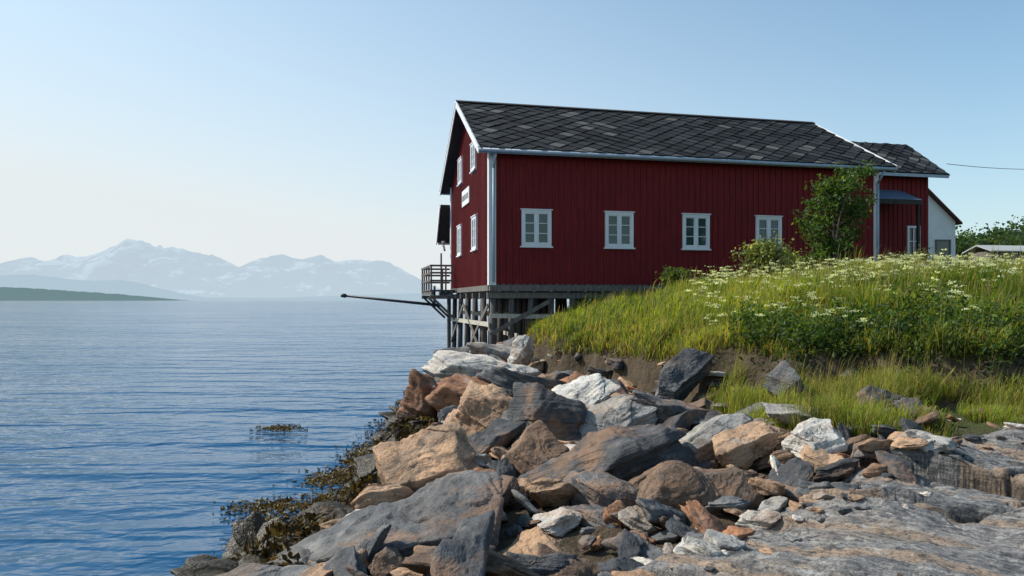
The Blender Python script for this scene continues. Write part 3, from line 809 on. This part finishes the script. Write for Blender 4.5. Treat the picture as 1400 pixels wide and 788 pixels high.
def awin(c, z0, z1, hw):
    fr.box(c-hw, c-hw+.09, va-.07, va-.001, z0, z1); fr.box(c+hw-.09, c+hw, va-.07, va-.001, z0, z1); fr.box(c-hw+.09, c+hw-.09, va-.068, va-.001, z1-.09, z1); fr.box(c-hw+.09, c+hw-.09, va-.068, va-.001, z0, z0+.09)
    fr.box(c-.025, c+.025, va-.05, va-.012, z0+.09, z1-.09); fr.box(c-hw+.09, c+hw-.09, va-.045, va-.013, (z0+z1)/2-.02, (z0+z1)/2+.02); gl.box(c-hw+.09, c+hw-.09, va-.011, va-.004, z0+.09, z1-.09)
awin(16.75, 4.75, 6.1, .42); awin(19.6, 4.5, 5.85, .33)
fr.obj('window_frames', WHITE, annex); gl.obj('window_glass', GLASS, annex)

wh = empty('white_house', (22.1, 40, 0), .1)
B = Batch(); B.prism([(-2.3, 3.5), (2.3, 3.5), (2.3, 6.9), (0, 9.0), (-2.3, 6.9)], 0, 7, 'y')
B.obj('walls', WHITE, wh)
B = Batch()
for s in (-1, 1): B.prism([(s*2.5, 6.72), (s*2.5, 6.82), (0, 9.15), (0, 9.03)], -.3, 7.3, 'y')
B.obj('roof', mat_paint('brown_roof', (.10, .045, .035), .3, .8), wh)
B = Batch(); B.box(1.2, 1.9, -.03, -.005, 4.7, 5.8); B.obj('window_glass', GLASS, wh)
B = Batch(); B.box(1.1, 1.195, -.06, -.002, 4.6, 5.9); B.box(1.905, 2.0, -.06, -.002, 4.6, 5.9); B.box(1.2, 1.9, -.058, -.002, 5.805, 5.9); B.box(1.2, 1.9, -.058, -.002, 4.6, 4.695); B.obj('window_frame', GREYW, wh)

up = empty('utility_pole', (33, 42, 0))
zp = float(ground_z(np.array([33.]), np.array([42.]))[0])
B = Batch(); B.cyl((0, 0, zp-.5), (0, 0, 10.7), .14, .1, 10); B.beam((-.8, 0, 10.3), (.8, 0, 10.3), .1, .12); B.obj('pole', GREYW, up, True)
wire = Batch(); A = Vector((19.2, 32.3, 8.6)); E = Vector((33, 42, 10.25)); pr = A
for k in range(1, 25):
    s = k/24; q = A.lerp(E, s)-Vector((0, 0, .2*4*s*(1-s))); wire.cyl(pr, q, .014, .014, 5); pr = q
wire.obj('overhead_wire', METAL)

def distant_trees():
    cs = []; cl = []; ss = []
    for k in range(200):
        y = rng.uniform(80, 150); x = y*rng.uniform(.58, 1.05)
        z = float(ground_z(np.array([x]), np.array([y]))[0]); h = rng.uniform(6.2, 9.4)*(y/110); m = 520
        a = rng.normal(0, 1, (m, 3)); a /= np.linalg.norm(a, axis=1)[:, None]; rr = rng.uniform(.3, 1, (m, 1))
        nb = fbm(a*1.8+k*3.1, 3, 5)[:, None]
        p = a*rr*(1+.4*nb)*np.array([h*.36, h*.36, h*.52])+np.array([x, y, z+h*.5])
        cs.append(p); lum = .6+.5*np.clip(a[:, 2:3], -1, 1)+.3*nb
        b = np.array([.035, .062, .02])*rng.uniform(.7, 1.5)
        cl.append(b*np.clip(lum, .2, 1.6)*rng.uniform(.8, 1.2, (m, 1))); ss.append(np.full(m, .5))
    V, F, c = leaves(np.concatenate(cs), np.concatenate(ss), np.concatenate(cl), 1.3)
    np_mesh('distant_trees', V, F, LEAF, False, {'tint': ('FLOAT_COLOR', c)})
distant_trees()
hut = empty('small_hut', (49.0, 72, 5.45), .15)
B = Batch(); B.prism([(-2, -4), (3, -4), (3, 1.9), (-2, 1.9)], 0, 3, 'y'); B.obj('walls', GREYW, hut)
B = Batch(); B.prism([(-.4, 1.85), (1.5, 2.5), (3.4, 1.85), (3.4, 1.95), (1.5, 2.62), (-.4, 1.95)], -2.4, 3.4, 'x'); B.obj('roof', mat_paint('pale_roof', (.4, .4, .38), .1, .7), hut)

# ------------------------------------------------------------------ water
def mat_water():
    m = M('sea_water'); p = m.pos()
    a = m.noise(m.mapping(p, (.45, 1.0, 1), (0, 0, .12)), 1.5, 2, .5, .6)
    b = m.noise(m.mapping(p, (.6, 1.0, 1), (0, 0, -.35)), 5.5, 2, .5, .3)
    c = m.noise(m.mapping(p, (.05, .12, 1)), .8, 3, .5)
    sw = m.noise(m.mapping(p, (.22, 1, 1), (0, 0, .3)), .6, 2, .5, .8)
    h = m.math('ADD', m.math('MULTIPLY', a, .6), m.math('ADD', m.math('MULTIPLY', b, .15), m.math('MULTIPLY', sw, 1.3)))
    amp = m.ramp(c, [(.35, .45), (.65, 1.0)])
    n = m.node('ShaderNodeBump'); n.inputs['Distance'].default_value = .38; m.l.new(amp, n.inputs['Strength']); m.l.new(h, n.inputs['Height'])
    m.b.inputs['IOR'].default_value = 1.33
    return m.fin(m.mix(c, (.002, .055, .135), (.004, .078, .18)), .07, n.outputs[0], .36)
wx = axis(-20, 4, .5, -60000, 60000, 1.3); wy = axis(0, 40, .5, -300, 60000, 1.3); WX, WY = np.meshgrid(wx, wy)
np_mesh('sea', np.stack([WX.ravel(), WY.ravel(), 0*WX.ravel()], 1), grid_faces(len(wy), len(wx)), mat_water(), True)
def seaweed():
    cs = []; cl = []
    for (x, y, r1, r2, n) in ((-4.7, 14.8, .35, .2, 300), (-3.0, 9.2, .4, .22, 500), (-2.6, 10.6, .35, .3, 600), (-2.45, 12.4, .3, .6, 800), (-2.3, 9.4, .3, .4, 900), (-2.9, 8.6, .3, .18, 250), (-2.6, 7.8, .3, .2, 350), (-2.35, 11.4, .3, .5, 700)):
        p = np.stack([x+rng.normal(0, r1*.6, n), y+rng.normal(0, r2*.8, n), rng.uniform(-.01, .025, n)], 1); cs.append(p)
        cl.append(np.where(rng.random((n, 1)) < .45, np.array([.16, .10, .022]), np.array([.05, .032, .01]))*rng.uniform(.6, 1.4, (n, 1)))
    n = 22000; y = rng.uniform(5.6, 16, n); x = np.interp(y, SY, SX)+rng.normal(.22, .28, n); z = ground_z(x, y)
    kk = n2(x, y, 1.6, 2, 200) > -.35; x, y, z = x[kk], y[kk], z[kk]; n = len(x)
    cs.append(np.stack([x, y, np.maximum(z+rng.uniform(.02, .26, n), .0)], 1)); cl.append(np.where(rng.random((n, 1)) < .3, np.array([.13, .08, .018]), np.array([.03, .02, .008]))*rng.uniform(.6, 1.4, (n, 1)))
    P = np.concatenate(cs); V, F, c = leaves(P, np.full(len(P), .04), np.concatenate(cl), 3.0)
    V[:, 2] = np.where(V[:, 2] > .3, V[:, 2], np.maximum(V[:, 2]*.6, -.02)); np_mesh('seaweed', V, F, WEED, False, {'tint': ('FLOAT_COLOR', c)})
seaweed()

# ------------------------------------------------------------------ mountains
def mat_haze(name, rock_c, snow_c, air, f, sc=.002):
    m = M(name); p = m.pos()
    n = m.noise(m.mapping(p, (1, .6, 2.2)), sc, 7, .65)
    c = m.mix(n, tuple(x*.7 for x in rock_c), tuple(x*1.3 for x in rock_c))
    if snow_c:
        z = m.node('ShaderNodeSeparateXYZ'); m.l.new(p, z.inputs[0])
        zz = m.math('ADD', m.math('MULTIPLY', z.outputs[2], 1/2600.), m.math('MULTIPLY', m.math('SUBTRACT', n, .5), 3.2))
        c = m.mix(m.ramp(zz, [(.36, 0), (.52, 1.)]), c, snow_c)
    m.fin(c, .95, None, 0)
    em = m.node('ShaderNodeEmission'); em.inputs[0].default_value = (*air, 1); em.inputs[1].default_value = 1  # aerial haze painted into the hills as a constant emissive tint
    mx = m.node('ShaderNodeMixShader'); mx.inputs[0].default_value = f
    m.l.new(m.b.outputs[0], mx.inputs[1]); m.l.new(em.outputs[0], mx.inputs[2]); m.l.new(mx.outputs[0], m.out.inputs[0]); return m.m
def ridge(name, dist, depth, prof, mat, seed, rough, nx=500, ny=60, fine=1.0):
    ks = np.linspace(prof[0][0], prof[-1][0], nx); v = np.linspace(0, 1, ny)
    K, Vv = np.meshgrid(ks, v); Hh = np.interp(K, [p[0] for p in prof], [p[1] for p in prof])*dist
    Y = dist-depth*.5+depth*Vv; X = K*dist
    env = (1-np.abs(2*Vv-1))**.9
    P3 = np.stack([X/dist*14*fine, Y/dist*14*fine, 0*X], -1)
    nn = 1-np.abs(fbm(P3, 7, seed, .55)); Z = Hh*env*(1+rough*(nn-.75)*(.35+1.3*(1-env)))-dist*.0006
    return np_mesh(name, np.stack([X.ravel(), Y.ravel(), Z.ravel()], 1), grid_faces(ny, nx), mat, True)
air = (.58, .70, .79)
pf = [(-1.3, .03), (-1.0, .05), (-.8, .055), (-.70, .052), (-.66, .058), (-.63, .056), (-.61, .061), (-.585, .058), (-.56, .064), (-.535, .076), (-.518, .084), (-.505, .095), (-.49, .089), (-.475, .078), (-.46, .070), (-.43, .067), (-.41, .061), (-.385, .050), (-.37, .045), (-.345, .056), (-.32, .062), (-.29, .058), (-.26, .062), (-.235, .057), (-.21, .060), (-.175, .053), (-.15, .045), (-.125, .030), (-.105, .018), (-.08, .010), (0, .008), (.3, .01), (.8, .02)]
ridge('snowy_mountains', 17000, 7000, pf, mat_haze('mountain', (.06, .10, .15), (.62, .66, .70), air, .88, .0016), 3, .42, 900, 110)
pf2 = [(-1.3, .05), (-.9, .045), (-.72, .034), (-.66, .036), (-.6, .03), (-.52, .027), (-.47, .012), (-.44, .004), (-.3, .004), (-.2, .008), (-.1, .01), (0, .006), (.2, .004)]
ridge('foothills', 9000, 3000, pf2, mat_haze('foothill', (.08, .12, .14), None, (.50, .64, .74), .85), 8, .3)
pf3 = [(-1.3, .03), (-.9, .026), (-.72, .020), (-.66, .018), (-.6, .014), (-.54, .010), (-.49, .005), (-.465, .0)]
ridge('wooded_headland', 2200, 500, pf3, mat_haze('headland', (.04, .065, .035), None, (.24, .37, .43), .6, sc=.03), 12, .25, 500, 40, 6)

# ------------------------------------------------------------------ light
EL = math.radians(44); az = math.atan2(-.90, .30)   # clockwise from +Y
sd_ = Vector((math.sin(az)*math.cos(EL), math.cos(az)*math.cos(EL), math.sin(EL)))
sun = bpy.data.lights.new('sun', 'SUN'); sun.energy = 5.0; sun.angle = math.radians(.5); sun.color = (1, .96, .88)
so = bpy.data.objects.new('sun', sun); COL.objects.link(so); so.rotation_euler = sd_.to_track_quat('Z', 'Y').to_euler(); so.location = (-20, 10, 30)
w = bpy.data.worlds.new('World'); S.world = w; w.use_nodes = True; nt = w.node_tree; bg = nt.nodes['Background']
def wn(t, **k):
    n = nt.nodes.new(t)
    for a, b_ in k.items(): setattr(n, a, b_)
    return n
sky = wn('ShaderNodeTexSky'); sky.sky_type = 'NISHITA'; sky.sun_disc = False; sky.sun_elevation = EL; sky.sun_rotation = az
sky.air_density = 1.0; sky.dust_density = 1.0; sky.ozone_density = 2.0; sky.altitude = 0
gain = wn('ShaderNodeMix', data_type='RGBA', blend_type='MULTIPLY'); gain.inputs[0].default_value = 1
nt.links.new(sky.outputs[0], gain.inputs[6]); gain.inputs[7].default_value = (1.12, 1.60, 1.62, 1)
tc = wn('ShaderNodeTexCoord'); sp = wn('ShaderNodeSeparateXYZ'); nt.links.new(tc.outputs['Generated'], sp.inputs[0])
def wm(op, a, b_=0.):
    n = wn('ShaderNodeMath', operation=op)
    for i, v in ((0, a), (1, b_)):
        if isinstance(v, bpy.types.NodeSocket): nt.links.new(v, n.inputs[i])
        else: n.inputs[i].default_value = v
    return n.outputs[0]
zc = wm('MAXIMUM', sp.outputs[2], 0.)
hz_ = wm('POWER', 2.718, wm('MULTIPLY', zc, -5.6))          # marine haze hugging the horizon
dt = wn('ShaderNodeVectorMath', operation='DOT_PRODUCT'); nt.links.new(tc.outputs['Generated'], dt.inputs[0]); dt.inputs[1].default_value = (math.sin(az), math.cos(az), 0)
sf = wm('MAXIMUM', wm('ADD', wm('MULTIPLY', dt.outputs['Value'], .9), .24), .03)
side = wm('MULTIPLY', sf, wm('POWER', 2.718, wm('MULTIPLY', zc, -1.7)))
fac = wm('MINIMUM', wm('ADD', wm('MULTIPLY', hz_, .80), wm('MULTIPLY', side, .80)), .97)
mixh = wn('ShaderNodeMix', data_type='RGBA'); nt.links.new(fac, mixh.inputs[0]); nt.links.new(gain.outputs[2], mixh.inputs[6]); mixh.inputs[7].default_value = (7.5, 7.85, 7.95, 1)
nt.links.new(mixh.outputs[2], bg.inputs[0]); bg.inputs[1].default_value = .107

cam = bpy.data.cameras.new('camera'); co = bpy.data.objects.new('camera', cam); COL.objects.link(co)
co.location = (0, 0, 2.6); co.rotation_euler = (math.radians(90), 0, 0); cam.sensor_width = 36; cam.lens = 36/1.4
cam.shift_y = 16/1400; cam.clip_start = .05; cam.clip_end = 120000
S.camera = co
S.view_settings.view_transform = 'Standard'; S.view_settings.look = 'None'; S.view_settings.exposure = 0
